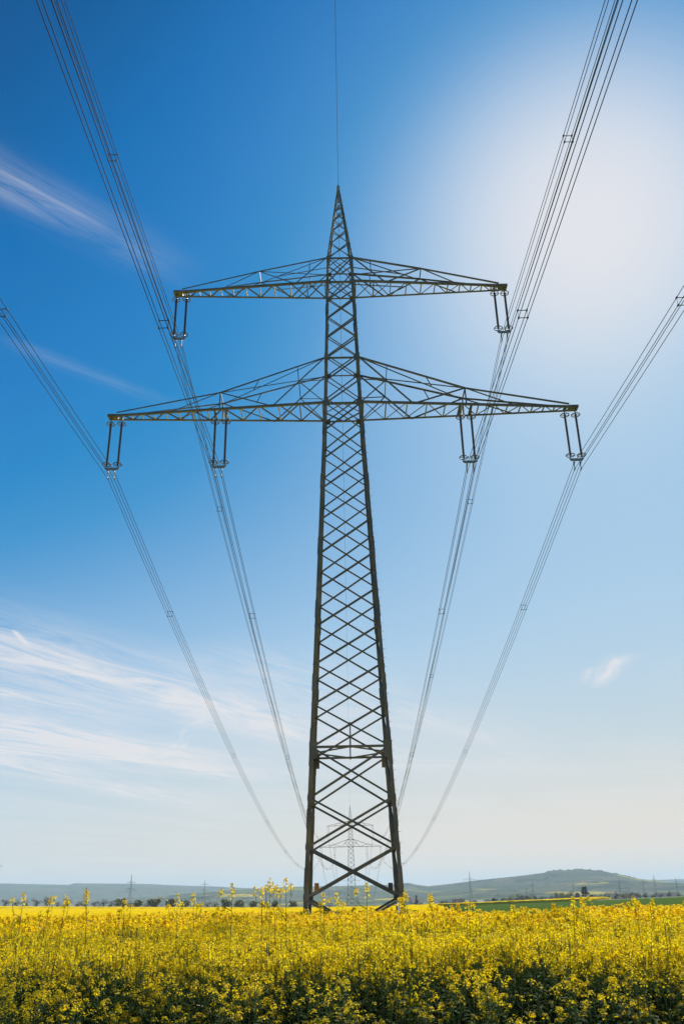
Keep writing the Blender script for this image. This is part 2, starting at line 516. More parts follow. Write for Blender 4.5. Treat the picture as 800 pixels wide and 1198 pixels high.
    # cross-arms
    for sx in (-1, 1):
        for (zb, zt, L, lower) in ((30.2, 33.7, ARM_L, True), (40.0, 42.1, ARM_U, False)):
            hb, ht = half_width(zb), half_width(zt)
            tip_h = .27
            def bot(x, sy):
                t = (x - hb) / (L - hb)
                return V((sx * x, sy * (hb + (tip_h - hb) * t), zb - .12 * t))
            def top(x, sy):
                if lower:
                    pts = [(ht, 33.7), (HANG_X, 31.45), (L - .5, zb + .17)]
                else:
                    pts = [(ht, 42.1), (5.6, 41.28), (L - .4, zb + .15)]
                z = lin(x, pts)
                t = (x - ht) / (L - ht)
                return V((sx * x, sy * max(.06, (ht + (tip_h - .05 - ht) * t)), z))
            bm = bmesh.new()
            for sy in (-1, 1):
                corner_bar(bm, bot(hb - .02, sy), bot(L, sy), .135, .016, (0, -sy, 0), (0, 0, 1))
            arm = obj('crossarm', bm, M['steel'], T)
            for sy in (-1, 1):
                bm = bmesh.new()
                knee = HANG_X if lower else 5.6
                angle_bar(bm, top(ht - .02, sy), top(knee, sy), .10, .014, V((0, sy, 0)))
                angle_bar(bm, top(knee, sy), top(L - .45, sy), .09, .014, V((0, sy, 0)))
                obj('top_chord', bm, M['steel'], arm)
            # bottom plane: struts and diagonals
            bm = bmesh.new()
            xs = [hb + .08]
            step = 1.45 if lower else 1.25
            while xs[-1] + step < L - .7:
                xs.append(xs[-1] + step); step *= .935
            xs.append(L - .62)
            for i, x in enumerate(xs):
                tgt = bmesh.new() if i > 1 else bm
                angle_bar(tgt, bot(x, -1) + V((0, 0, .03)), bot(x, 1) + V((0, 0, .03)), .075, .01, V((0, 0, -1)))
                if i > 1: obj('cross_strut', tgt, M['steel_light'], arm)
                if i < len(xs) - 1:
                    s0 = -1 if i % 2 else 1
                    angle_bar(bm, bot(x, s0) + V((0, 0, .045)), bot(xs[i + 1], -s0) + V((0, 0, .045)), .07, .01, V((0, 0, -1)))
                    if i < 2:
                        angle_bar(bm, bot(x, -s0) + V((0, 0, .06)), bot(xs[i + 1], s0) + V((0, 0, .06)), .06, .01, V((0, 0, -1)))
            obj('arm_lattice', bm, M['steel'], arm)
            # upright planes
            bm = bmesh.new()
            for sy in (-1, 1):
                nn = V((0, sy, 0))
                if lower:
                    xm = 4.5
                    angle_bar(bm, top(ht, sy), bot(xm, sy), .085, .011, nn)
                    angle_bar(bm, bot(xm, sy), top(HANG_X, sy), .08, .011, nn)
                    angle_bar(bm, top(HANG_X, sy), bot(HANG_X, sy), .08, .011, nn)
                    angle_bar(bm, top(HANG_X, sy), bot(11.2, sy), .06, .01, nn)
                    angle_bar(bm, top(5.4, sy), top(5.4, sy) * .5 + (bot(xm, sy) * .27 + top(HANG_X, sy) * .23), .055, .009, nn)
                    mid_d = top(ht, sy).lerp(bot(xm, sy), .5)
                    angle_bar(bm, bot(hb, sy) + V((0, 0, .1)), mid_d, .06, .009, nn)
                    angle_bar(bm, mid_d, top(2.9, sy), .055, .009, nn)
                    body = V((sx * half_width(31.95), sy * half_width(31.95), 31.95))
                    angle_bar(bm, body, mid_d, .05, .009, nn)
                else:
                    xm = 3.1
                    angle_bar(bm, top(ht, sy), bot(xm, sy), .075, .01, nn)
                    angle_bar(bm, bot(xm, sy), top(5.6, sy), .07, .01, nn)
                    angle_bar(bm, top(5.6, sy), bot(8.2, sy), .06, .01, nn)
                    angle_bar(bm, top(2.1, sy), top(ht, sy).lerp(bot(xm, sy), .55), .055, .009, nn)
                    body = V((sx * half_width(41.2), sy * half_width(41.2), 41.2))
                    angle_bar(bm, body, top(5.6, sy).lerp(bot(xm, sy), .45), .055, .009, nn)
            k = HANG_X if lower else 5.6
            angle_bar(bm, top(k, -1), top(k, 1), .07, .01, V((0, 0, 1)))
            angle_bar(bm, top(k, -1), V((sx * ht, ht, zt)), .055, .009, V((0, 0, 1)))
            angle_bar(bm, top(k, 1) + V((0, 0, -.02)), V((sx * ht, -ht, zt - .02)), .055, .009, V((0, 0, 1)))
            obj('side_bracing', bm, M['steel'], arm)
            bm = bmesh.new()
            box(bm, (sx * (L - .18), 0, zb - .03), .30, tip_h + .03, .075)
            for xx in (L - .08, L - .78):
                box(bm, (sx * xx, 0, zb - .17), .05, .08, .10)
            obj('tip_plate', bm, M['steel'], arm)
            if lower:
                bm = bmesh.new()
                for dx in (-.36, .36):
                    a, b = bot(HANG_X + dx, -1), bot(HANG_X + dx, 1)
                    angle_bar(bm, a + V((0, 0, .09)), b + V((0, 0, .09)), .14, .014, V((0, 0, -1)))
                    box(bm, (sx * (HANG_X + dx), 0, zb - .12), .05, .07, .14)
                obj('hanger_beam', bm, M['steel'], arm)
    # small plates on the lowest braces
    for sx, m, z in ((-1, 'plate_orange', 1.95), (1, 'plate_dark', 1.9)):
        bm = bmesh.new()
        h = half_width(z)
        box(bm, (sx * (h - .62), -h - .03, z + .08), .11, .012, .17)
        o = obj('sign_plate', bm, M[m], T)
        o['label'] = 'rust orange plate on the left leg' if sx < 0 else 'small black plate on the right leg'
    # step bolts up one leg
    bm = bmesh.new()
    tube(bm, [(0, 0, 0), (.13, 0, 0)], .010, 6)
    sb = mesh_of('step_bolt', bm, M['steel_light'])
    z = 3.0
    while z < 48.5:
        o = link('step_bolt', sb, T)
        o.location = cpt(1, -1, z) + V((0, .04, 0))
        z += .5
    return T

AX, AY = .2, 48.0
BASE1 = ground_z(AX, AY)
# the second pylon stands on lower ground down the line; the third lower still
LINE = [(AX, AY, 0.0), (AX + .8, 450.0, -8.0), (AX + 2.2, 1150.0, -25.2)]
pylon = build_pylon((AX, AY, 0), 'tall dark steel lattice pylon with two pairs of cross-arms rising from the rapeseed field', 'steel pylons of the overhead line')

for i, lab in ((1, 'small lattice pylon down the line, framed between the legs of the tall pylon'), (2, 'faint tiny pylon on the hillside behind the framed small pylon')):
    c = copy_tree(pylon)
    c.location = LINE[i]
    c['label'] = lab

# ------------------------------------------------------------------ insulator sets
def build_insulators():
    r = empty('insulator_set')
    for sx in (-1, 1):
        bm = bmesh.new()
        prof = [(.016, -.32), (.045, -.36), (.05, -.44)]
        z = -.46
        while z > -3.42:
            prof += [(.034, z), (.082, z - .022), (.034, z - .046)]
            z -= .062
        prof += [(.05, z - .02), (.045, z - .1), (.016, z - .12)]
        lathe(bm, (sx * .35, 0, 0), prof[::-1], 10)
        obj('insulator_rod', bm, M['insulator'], r, True)
        for zz in (-.5, -3.42):
            bm = bmesh.new()
            torus(bm, (sx * .35, 0, zz), .27, .032, 24, 6)
            box(bm, (sx * .35, 0, zz), .25, .014, .014)
            obj('corona_ring', bm, M['steel'], r, True)
        bm = bmesh.new()
        tube(bm, [(sx * .35, 0, -.25), (sx * .35, 0, -.36)], .03, 8)
        obj('shackle', bm, M['fitting'], r)
    bm = bmesh.new()
    prism(bm, [(-.42, -3.60), (-.46, -3.70), (-.34, -3.83), (.34, -3.83), (.46, -3.70), (.42, -3.60), (.30, -3.65), (-.30, -3.65)], V((0, -.02, 0)), V((0, .02, 0)), V((1, 0, 0)), V((0, 0, 1)))
    obj('yoke_plate', bm, M['fitting'], r)
    for sx in (-1, 1):
        bm = bmesh.new()
        x = sx * .2
        tube(bm, [(x, 0, -3.79), (x, 0, -3.92)], .022, 6)
        box(bm, (x, 0, -3.98), .035, .04, .09)
        box(bm, (x, 0, -4.18), .02, .03, .20)
        for zz in (-4.0, -4.40):
            tube(bm, [(x, -.16, zz - .03), (x, -.06, zz + .02), (x, .06, zz + .02), (x, .16, zz - .03)], .042, 6)
        obj('suspension_clamp', bm, M['fitting'], r)
    return r

PHASES = [(-15.06 + .43, 30.15, 'left lower arm, outermost position'), (-HANG_X, 30.15, 'left lower arm, inner position'), (-ARM_U + .43, 39.95, 'left upper arm tip'),
          (ARM_U - .43, 39.95, 'right upper arm tip'), (HANG_X, 30.15, 'right lower arm, inner position'), (15.06 - .43, 30.15, 'right lower arm, outermost position')]
ILAB = ['twin brown rod insulators hanging from the outer tip of the left lower cross-arm', 'twin brown rod insulators hanging halfway along the left lower cross-arm',
        'twin brown rod insulators hanging from the tip of the left upper cross-arm', 'twin brown rod insulators hanging from the tip of the right upper cross-arm',
        'twin brown rod insulators hanging halfway along the right lower cross-arm', 'twin brown rod insulators hanging from the outer tip of the right lower cross-arm']
proto = build_insulators()
for i, (x, z, _) in enumerate(PHASES):
    o = proto if i == 0 else copy_tree(proto)
    o.location = (AX + x, AY, z)
    tag(o, ILAB[i], 'insulator', 'insulators of the tall pylon')
for i, (x, z, where) in enumerate(PHASES):
    o = copy_tree(proto)
    lx, ly, lz = LINE[1]
    o.location = (lx + x, ly, lz + z)
    tag(o, 'pale thin insulators on the small distant framed pylon, ' + where, 'insulator', 'insulators of the small framed pylon')

# ------------------------------------------------------------------ conductors
def line_z(z, s, sag=(13, 20)):
    """height of a wire hung at height z on the tall pylon, s metres along the line (negative towards the camera)"""
    if s < 0:
        u = -s
        return z - .07 * u + u * u / 3700
    L1 = LINE[1][1] - AY
    if s <= L1:
        t = s / L1
        return z + LINE[1][2] * t - 4 * sag[0] * t * (1 - t)
    L2 = LINE[2][1] - LINE[1][1]
    t = (s - L1) / L2
    return z + LINE[1][2] + (LINE[2][2] - LINE[1][2]) * t - 4 * sag[1] * t * (1 - t)
def line_x(s):
    if s <= 402: return .8 * s / 402 if s > 0 else 0
    return .8 + 1.4 * (s - 402) / 700
STEPS = [-150 + 6 * i for i in range(25)] + [3 * i for i in range(0, 6)] + [18 + 8 * i for i in range(48)] + [402 + 20 * i for i in range(36)]
STEPS = sorted(set(s for s in STEPS if s <= 1102))

def wire(bm, x, z, r, sag=(13, 20)):
    tube(bm, [V((AX + x + line_x(s), AY + s, line_z(z, s, sag))) for s in STEPS], r, 5)

BL = ['four-wire conductor bundle strung from the outer tip of the left lower cross-arm', 'four-wire conductor bundle strung from midway along the left lower cross-arm',
      'four-wire conductor bundle strung from the left upper cross-arm tip', 'four-wire conductor bundle strung from the right upper cross-arm tip',
      'four-wire conductor bundle strung from midway along the right lower cross-arm', 'four-wire conductor bundle strung from the outer tip of the right lower cross-arm']
bm = bmesh.new()
for dz in (-.2, .2):
    tube(bm, [(-.2, 0, dz), (.2, 0, dz)], .018, 6)
for dx in (-.2, .2):
    tube(bm, [(dx, 0, -.2), (dx, 0, .2)], .008, 6)
    for dz in (-.2, .2):
        box(bm, (dx, 0, dz), .03, .06, .03)
spacer_mesh = mesh_of('spacer', bm, M['wire'])
for i, (x, z, _) in enumerate(PHASES):
    zc = z - 4.20
    e = empty('conductor_bundle', (0, 0, 0))
    tag(e, BL[i], 'power line', 'conductor bundles of the overhead line')
    for dx in (-.2, .2):
        for dz in (-.2, .2):
            bm = bmesh.new()
            wire(bm, x + dx, zc + dz, .0165)
            obj('conductor', bm, M['wire'], e, True)
    j = (-.8, .6, .4, -.4, .3, -.6)[i]
    for s in (-62 + j, -17.4 + j * .8, 20.4 + j * .5, 64 + j, 112 + j, 158, 206, 252, 300, 346):
        o = link('spacer', spacer_mesh, e)
        o.location = (AX + x + line_x(s), AY + s, line_z(zc, s))
bm = bmesh.new()
wire(bm, 0, 49.72, .014, (10, 16))
tag(obj('earth_wire', bm, M['wire'], None, True), 'single thin earth wire running over the very top of the tall pylon', 'power line')

# ------------------------------------------------------------------ pylons on the horizon
def far_pylon(name, px, y_top, Y, arms, label, w_base, h_real=None):
    top = spot(px, y_top, Y)
    zb = ground_z(top.x, Y) if Y < 2100 else -22
    H = top.z - zb
    T = empty(name, (top.x, Y, zb))
    tag(T, label, 'pylon', 'small pylons on the horizon')
    def hw(z): return max(.12, w_base / 2 * (1 - z / H) + .12)
    bm = bmesh.new()
    for sx in (-1, 1):
        for sy in (-1, 1):
            tube(bm, [(sx * hw(0), sy * hw(0), 0), (sx * hw(H), sy * hw(H), H)], .17, 4, .1)
    z = 1.0
    while z < H - 2:
        dz = max(1.6, hw(z) * 1.7)
        z2 = min(z + dz, H)
        for sx, sy, tx, ty in ((-1, -1, 1, -1), (1, -1, 1, 1), (1, 1, -1, 1), (-1, 1, -1, -1)):
            tube(bm, [(sx * hw(z), sy * hw(z), z), (tx * hw(z2), ty * hw(z2), z2)], .07, 3)
            tube(bm, [(tx * hw(z), ty * hw(z), z), (sx * hw(z2), sy * hw(z2), z2)], .07, 3)
        z = z2
    obj('mast', bm, M['steel'], T)
    for frac, half in arms:
        zc = H * frac
        for s in (-1, 1):
            bm = bmesh.new()
            for sy in (-1, 1):
                tube(bm, [(s * hw(zc), sy * hw(zc), zc), (s * half, sy * .15, zc)], .15, 4)
                tube(bm, [(s * hw(zc + 2), sy * hw(zc + 2), zc + 2), (s * half, 0, zc + .2)], .12, 4)
            n = 5
            for k in range(n):
                x0, x1 = half * k / n, half * (k + 1) / n
                w0, w1 = hw(zc) * (1 - k / n) + .1, hw(zc) * (1 - (k + 1) / n) + .1
                q = 1 if k % 2 else -1
                tube(bm, [(s * x0, q * w0, zc), (s * x1, -q * w1, zc)], .06, 3)
            tube(bm, [(s * half, 0, zc), (s * half, 0, zc - 2.6)], .12, 4)
            obj('crossarm', bm, M['steel'], T)
    return T
far_pylon('lattice_pylon', 154.5, 1022.5, 1500, [(.80, 6.8), (.64, 6.8), (.43, 10.8)], 'distant grey pylon with three pairs of arms above the round trees', 6.5)
far_pylon('lattice_pylon', 240, 1029.5, 1800, [(.86, 7.5), (.69, 6.8), (.46, 11.5)], 'distant dark pylon above the trees midway to the tall pylon', 7)
far_pylon('lattice_pylon', -2.5, 1003, 1180, [(.86, 7.0), (.66, 6.6), (.47, 8.0)], 'pylon cut off by the left edge of the photo', 7)
far_pylon('lattice_pylon', 548.5, 1019, 1500, [(.78, 10.2)], 'distant pale pylon with a single pair of arms right of the tall pylon', 6)
for px, yt, Y, lab in ((581, 1043.5, 2000, 'tiny faint pylon above the village right of the single-armed pylon'), (615, 1036, 1950, 'tiny faint pylon just left of the bush clump'), (622, 1031.5, 1950, 'tiny faint pylon rising over the bush clump'),
                       (669.5, 1032, 1900, 'tiny faint pylon left of the tall dark tree'), (723, 1028.5, 1950, 'tiny faint pylon right of the tall dark tree'),
                       (751, 1029, 2000, 'tiny faint pylon under the falling slope of the hill'), (763.5, 1023.5, 1900, 'taller faint pylon standing out above the right end of the hill'), (789.5, 1026.5, 1950, 'faint pylon nearest the right edge of the photo')):
    far_pylon('lattice_pylon', px, yt, Y, [(.82, 5.6), (.60, 6.8)], lab, 5)

# ------------------------------------------------------------------ trees
def tree_meshes(kind, seed):
    """unit-height tree: trunk with limbs, crown of loose leaf clumps"""
    rnd = random.Random(seed)
    bt, bc = bmesh.new(), bmesh.new()
    shape = {'round': (.34, .60, .40), 'bare': (.30, .62, .38), 'cone': (.21, .54, .47), 'bush': (.62, .52, .48)}[kind]
    rw, cz, rh = shape
    th = .22 if kind in ('round', 'bare') else .08
    tube(bt, [(0, 0, -.1), (.008, 0, th), (-.01, .01, cz), (.0, 0, cz + rh * .6)], [.035, .028, .02, .006], 7)
    tips = []
    for i in range(16 if kind == 'bare' else 9):
        a = rnd.uniform(0, 6.28); z0 = rnd.uniform(th, cz); el = rnd.uniform(.3, 1.2)
        ln = rnd.uniform(.5, .95)
        e = V((cos(a) * rw * ln * cos(el), sin(a) * rw * ln * cos(el), z0 + rh * ln * sin(el)))
        m = V((0, 0, z0)).lerp(e, .5) + V((0, 0, .03))
        tube(bt, [(0, 0, z0), m, e], [.014, .009, .003], 4)
        tips.append(e)
    lobes = []
    for i in range(16):
        u = rnd.uniform(-.9, .95); a = rnd.uniform(0, 6.28)
        rr = sqrt(max(0, 1 - u * u)) if kind != 'cone' else (1 - (u + 1) / 2) * 1.1 + .05
        k = rnd.uniform(.45, .82)
        lobes.append((V((cos(a) * rw * rr * k, sin(a) * rw * rr * k, cz + rh * u * (k if kind != 'cone' else .95))), rnd.uniform(.2, .42) * (rw if kind != 'cone' else .2) * 1.3))
    n = {'round': 2300, 'bare': 1100, 'cone': 1500, 'bush': 1700}[kind]
    for i in range(n):
        c, r = lobes[rnd.randrange(len(lobes))]
        d = V((rnd.gauss(0, 1), rnd.gauss(0, 1), rnd.gauss(0, 1))).normalized()
        p = c + d * r * rnd.random() ** .35
        if p.z < th * .6: continue
        s = rnd.uniform(.017, .038) * (.8 if kind == 'bare' else 1)
        x = V((rnd.gauss(0, 1), rnd.gauss(0, 1), rnd.gauss(0, 1))).normalized()
        y = x.cross(d)
        if y.length < .05: continue
        y.normalize()
        if kind == 'bare': y *= .3; x *= 1.4
        bc.faces.new([bc.verts.new(p + x * s), bc.verts.new(p + y * s * .7), bc.verts.new(p - x * s), bc.verts.new(p - y * s * .7)])
    return bt, bc

TREES = {}
def tree(kind, mat, px, y_top, Y, label, group=None, cat='tree', name=None, wide=1.0, seed=0):
    key = (kind, mat, seed)
    if key not in TREES:
        bt, bc = tree_meshes(kind, hash((kind, seed)) % 1000 if False else sum(map(ord, kind)) + seed * 17)
        TREES[key] = (mesh_of('trunk', bt, M['bark'], True), mesh_of('crown', bc, M[mat]))
    top = spot(px, y_top, Y)
    zb = ground_z(top.x, Y)
    H = max(2.0, top.z - zb)
    r = empty(name or {'round': 'tree', 'bare': 'bare_tree', 'cone': 'conifer_tree', 'bush': 'bush'}[kind], (top.x, Y, zb), random.uniform(0, 6.28))
    r.scale = (H * wide, H * wide, H)
    tag(r, label, cat, group)
    link('trunk', TREES[key][0], r); link('crown', TREES[key][1], r)
    return r

ORD = ['first', 'second', 'third', 'fourth', 'fifth', 'sixth', 'seventh', 'eighth', 'ninth', 'tenth', 'eleventh', 'twelfth', 'thirteenth', 'fourteenth', 'fifteenth', 'sixteenth', 'seventeenth', 'eighteenth']
row = [(143, 1051.5, 1.15), (162, 1053, 1.0), (182, 1051, 1.2), (200.5, 1052, 1.1), (217.5, 1053, 1.0), (264, 1052.5, 1.1), (281, 1053.5, 1.0), (296, 1054, 1.0), (309, 1055, .95), (322, 1055, .9), (344, 1054, 1.0)]
for i, (px, yt, w) in enumerate(row):
    tree('round', 'tree_green', px, yt - 2.2, 520 + 4 * (i % 3), 'small rounded green tree at the field edge, %s from the left of its row' % ORD[i], 'round trees along the far field edge', wide=w * 1.45, seed=i % 3)
brown = [(8, 1052, 1.1), (20, 1053.5, 1.0), (32, 1053, .9), (44, 1051, 1.2), (57, 1050, 1.2), (68, 1055, 1.3), (80, 1050.5, 1.1), (92, 1055, 1.2), (101, 1051.5, 1.1), (112, 1054, 1.2), (122, 1052.5, 1.2), (131, 1053.5, 1.0), (153, 1056, 1.2), (172, 1057, 1.3), (230, 1056.5, 1.3), (243, 1055, 1.3), (252, 1056, 1.2)]
for i, (px, yt, w) in enumerate(brown):
    tree('bare', 'tree_brown', px, yt - 1.6, 560 + 7 * (i % 4), 'bare brownish tree behind the left field edge, %s from the left' % ORD[i], 'bare trees behind the left field edge', wide=w * 1.3, seed=i % 3)
for i, (px, yt, kind, mat, w, lab) in enumerate([
    (487, 1047.5, 'cone', 'tree_dark', .9, 'dark narrow tree close to the right leg of the tall pylon'), (504, 1047, 'cone', 'tree_dark', 1.1, 'dark narrow tree right of the tall pylon, beside the grey-roofed house'),
    (519, 1051.5, 'bush', 'tree_olive', .9, 'olive shrub between the dark narrow tree and the village'), (552, 1053, 'bush', 'tree_brown', 1.2, 'brown shrub below the single-armed distant pylon'),
    (530, 1053, 'bush', 'tree_dark', 1.1, 'low dark shrub left of the single-armed distant pylon'), (570, 1052, 'bush', 'tree_brown', 1.2, 'brown shrub right of the single-armed distant pylon'),
    (578, 1049, 'round', 'tree_brown', 1.0, 'brownish tree at the left end of the bush clump')]):
    tree(kind, mat, px, yt, 640, lab, wide=w, seed=i % 2)
bushes = [(590, 1050, 'tree_olive'), (597, 1047.5, 'tree_green'), (604, 1046.5, 'tree_olive'), (612, 1046, 'tree_olive'), (619, 1047, 'tree_green'), (626, 1048.5, 'tree_dark'), (634, 1048.5, 'tree_olive'), (644, 1048, 'tree_olive'), (652, 1045, 'tree_olive'), (659, 1043, 'tree_green'), (666, 1043.5, 'tree_olive')]
for i, (px, yt, mat) in enumerate(bushes):
    tree('bush', mat, px, yt - 1.3, 590 + 6 * (i % 3), 'bushy tree in the clump left of the tall dark tree, %s from the left' % ORD[i], 'bush clump beyond the green field', wide=.85, seed=i % 3)
tree('round', 'tree_rust', 674.5, 1042.5, 585, 'rust brown tree touching the left side of the tall dark tree', wide=.75, seed=1)
tree('cone', 'tree_dark', 683, 1036.5, 580, 'tall dark evergreen, the tallest tree on the right horizon', wide=1.7, seed=1)
hedge = [(693, 1046, 'tree_dark'), (702, 1047, 'tree_olive'), (711, 1046, 'tree_green'), (720, 1045, 'tree_olive'), (729, 1045, 'tree_green'), (737, 1046, 'tree_olive'), (746, 1045, 'tree_olive'), (754, 1045.5, 'tree_dark'), (763, 1046, 'tree_olive'), (772, 1046, 'tree_dark'), (782, 1044.5, 'tree_olive'), (793, 1045, 'tree_green'), (806, 1044, 'tree_olive'), (822, 1044, 'tree_green')]
for i, (px, yt, mat) in enumerate(hedge):
    tree('bush', mat, px, yt - 1.0, 520 + 6 * (i % 3), 'low scrubby tree in the hedge right of the tall dark tree, %s from the left' % ORD[i], 'hedge trees on the right', wide=1.0, seed=i % 3)

# ------------------------------------------------------------------ houses of the village
def house(px, y_top, Y, w, d, rz, roof, label):
    top = spot(px, y_top, Y)
    zb = ground_z(top.x, Y)
    H = top.z - zb
    r = empty('house', (top.x, Y, zb), rz)
    tag(r, label, 'house', 'houses of the village')
    hw = H - d * .38
    bm = bmesh.new()
    box(bm, (0, 0, hw / 2 - .5), w / 2, d / 2, hw / 2 + .5)
    prism(bm, [(-d / 2, hw), (d / 2, hw), (0, H - .1)], V((-w / 2 + .01, 0, 0)), V((w / 2 - .01, 0, 0)), V((0, 1, 0)), V((0, 0, 1)))
    obj('wall', bm, M['render_white'], r)
    bm = bmesh.new()
    for s in (-1, 1):
        a = V((0, s * (d / 2 + .4), hw - .3)); b = V((0, 0, H))
        n = V((0, s * (H - hw), d / 2)).normalized()
        prism(bm, [(0, 0), (w + .8, 0), (w + .8, .22), (0, .22)], a - V((w / 2 + .4, 0, 0)), b - V((w / 2 + .4, 0, 0)), V((1, 0, 0)), n)
    rf = obj('roof', bm, M[roof], r)
    bm = bmesh.new()
    box(bm, (w * .2, d * .12, H + .2), .35, .35, .8)
    obj('chimney', bm, M['roof_red'], rf)
    for k in range(3):
        bm = bmesh.new()
        box(bm, ((k - 1) * w * .28, -d / 2 - .01, hw - 1.6), .5, .04, .6)
        obj('window', bm, M['window'], r)
house(485.5, 1050, 700, 8, 9, .3, 'roof_grey', 'pale house with a grey roof beside the right leg of the tall pylon')
house(536, 1052, 760, 9, 8, -.4, 'roof_red', 'small pale house left of the single-armed distant pylon')
house(560, 1052.5, 780, 9, 8, .8, 'roof_grey', 'small grey-roofed house right of the single-armed distant pylon')
house(607, 1051, 720, 11, 9, .1, 'roof_red', 'house half hidden behind the bush clump')
house(717, 1045, 640, 11, 8, .2, 'roof_grey', 'pale house behind the right hedge, close to the tall dark tree')
house(735, 1045.5, 660, 12, 8, -.3, 'roof_red', 'house behind the middle of the right hedge')
house(779, 1044.5, 660, 14, 9, .1, 'roof_grey', 'long pale house behind the right hedge near the photo edge')

# ------------------------------------------------------------------ fields beyond the crop
sheet('green_field', lambda y: lin(y, [(38, 5.4), (60, 6), (120, 14), (430, 44)]), lambda y: 60 + y * .62, 38, 376, 60, 40, .22, M['cereal'], .06, .25, 1.2)
sheet('far_rapeseed_bloom', lambda y: -(40 + y * .55), lambda y: lin(y, [(60, 4.5), (120, 12), (378, 34)]), 57, 378, 220, 130, 1.0, M['canopy'], .16, .9, .8, 'stuff', 3)
sheet('strip_of_rapeseed_bloom', lambda y: lin(y, [(378, -250), (500, -300)]), lambda y: lin(y, [(378, 96), (505, 140)]), 378.5, 505, 46, 260, 1.1, M['canopy'], .2, .9, .5, 'stuff', 9)

# ------------------------------------------------------------------ rapeseed plants
def petal_flower(bm, c, n, s, rnd, mi):
    n = n.normalized()
    u = n.cross(V((rnd.gauss(0, 1), rnd.gauss(0, 1), rnd.gauss(0, 1))))
    if u.length < .05: u = n.orthogonal()
    u.normalize(); w = n.cross(u)
    for k in range(4):
        a = k * pi / 2
        d = u * cos(a) + w * sin(a); e = -u * sin(a) + w * cos(a)
        lift = n * s * rnd.uniform(.1, .5)
        vs = [c, c + d * s * .62 + e * s * .42 + lift * .6, c + d * s + lift, c + d * s * .62 - e * s * .42 + lift * .6]
        f = bm.faces.new([bm.verts.new(v) for v in vs])
        f.material_index = mi

def raceme(bm, base, axis, ln, nfl, s, rnd, mi_p=0, mi_b=1):
    """one flower head: open flowers round the stalk, buds on top"""
    axis = axis.normalized()
    u = axis.orthogonal().normalized(); w = axis.cross(u)
    for i in range(nfl):
        t = rnd.random() ** .75
        a = i * 2.399 + rnd.uniform(-.4, .4)
        r = (.038 - .020 * t) * rnd.uniform(.75, 1.3)
        d = u * cos(a) + w * sin(a)
        c = base + axis * ln * t + d * r + axis * .012
        petal_flower(bm, c, d * (1 - .55 * t) + axis * (.35 + .6 * t), s * rnd.uniform(.85, 1.15), rnd, mi_p)
    for i in range(7):
        a = rnd.uniform(0, 6.28); d = u * cos(a) + w * sin(a)
        p = base + axis * (ln + rnd.uniform(-.005, .012)) + d * rnd.uniform(0, .010)
        q = p + axis * .012
        f = bm.faces.new([bm.verts.new(p + d * .003), bm.verts.new(q + w * .003), bm.verts.new(q - d * .002), bm.verts.new(p - w * .003)])
        f.material_index = mi_b

def leaf_blade(bm, base, d, ln, wd, rnd, mi=0):
    d = d.normalized()
    side = d.cross(V((0, 0, 1))).normalized()
    prev = None
    n = 5
    for i in range(n + 1):
        t = i / n
        p = base + d * ln * t + V((0, 0, -.55 * ln * t * t + .25 * ln * t))
        ww = wd * sin(pi * min(.97, .12 + t * .85)) * (1 + .25 * sin(t * 17 + rnd.random()))
        up = V((0, 0, .25 * ww))
        cur = (bm.verts.new(p - side * ww + up), bm.verts.new(p), bm.verts.new(p + side * ww + up))
        if prev:
            for k in (0, 1):
                f = bm.faces.new((prev[k], prev[k + 1], cur[k + 1], cur[k])); f.material_index = mi
        prev = cur

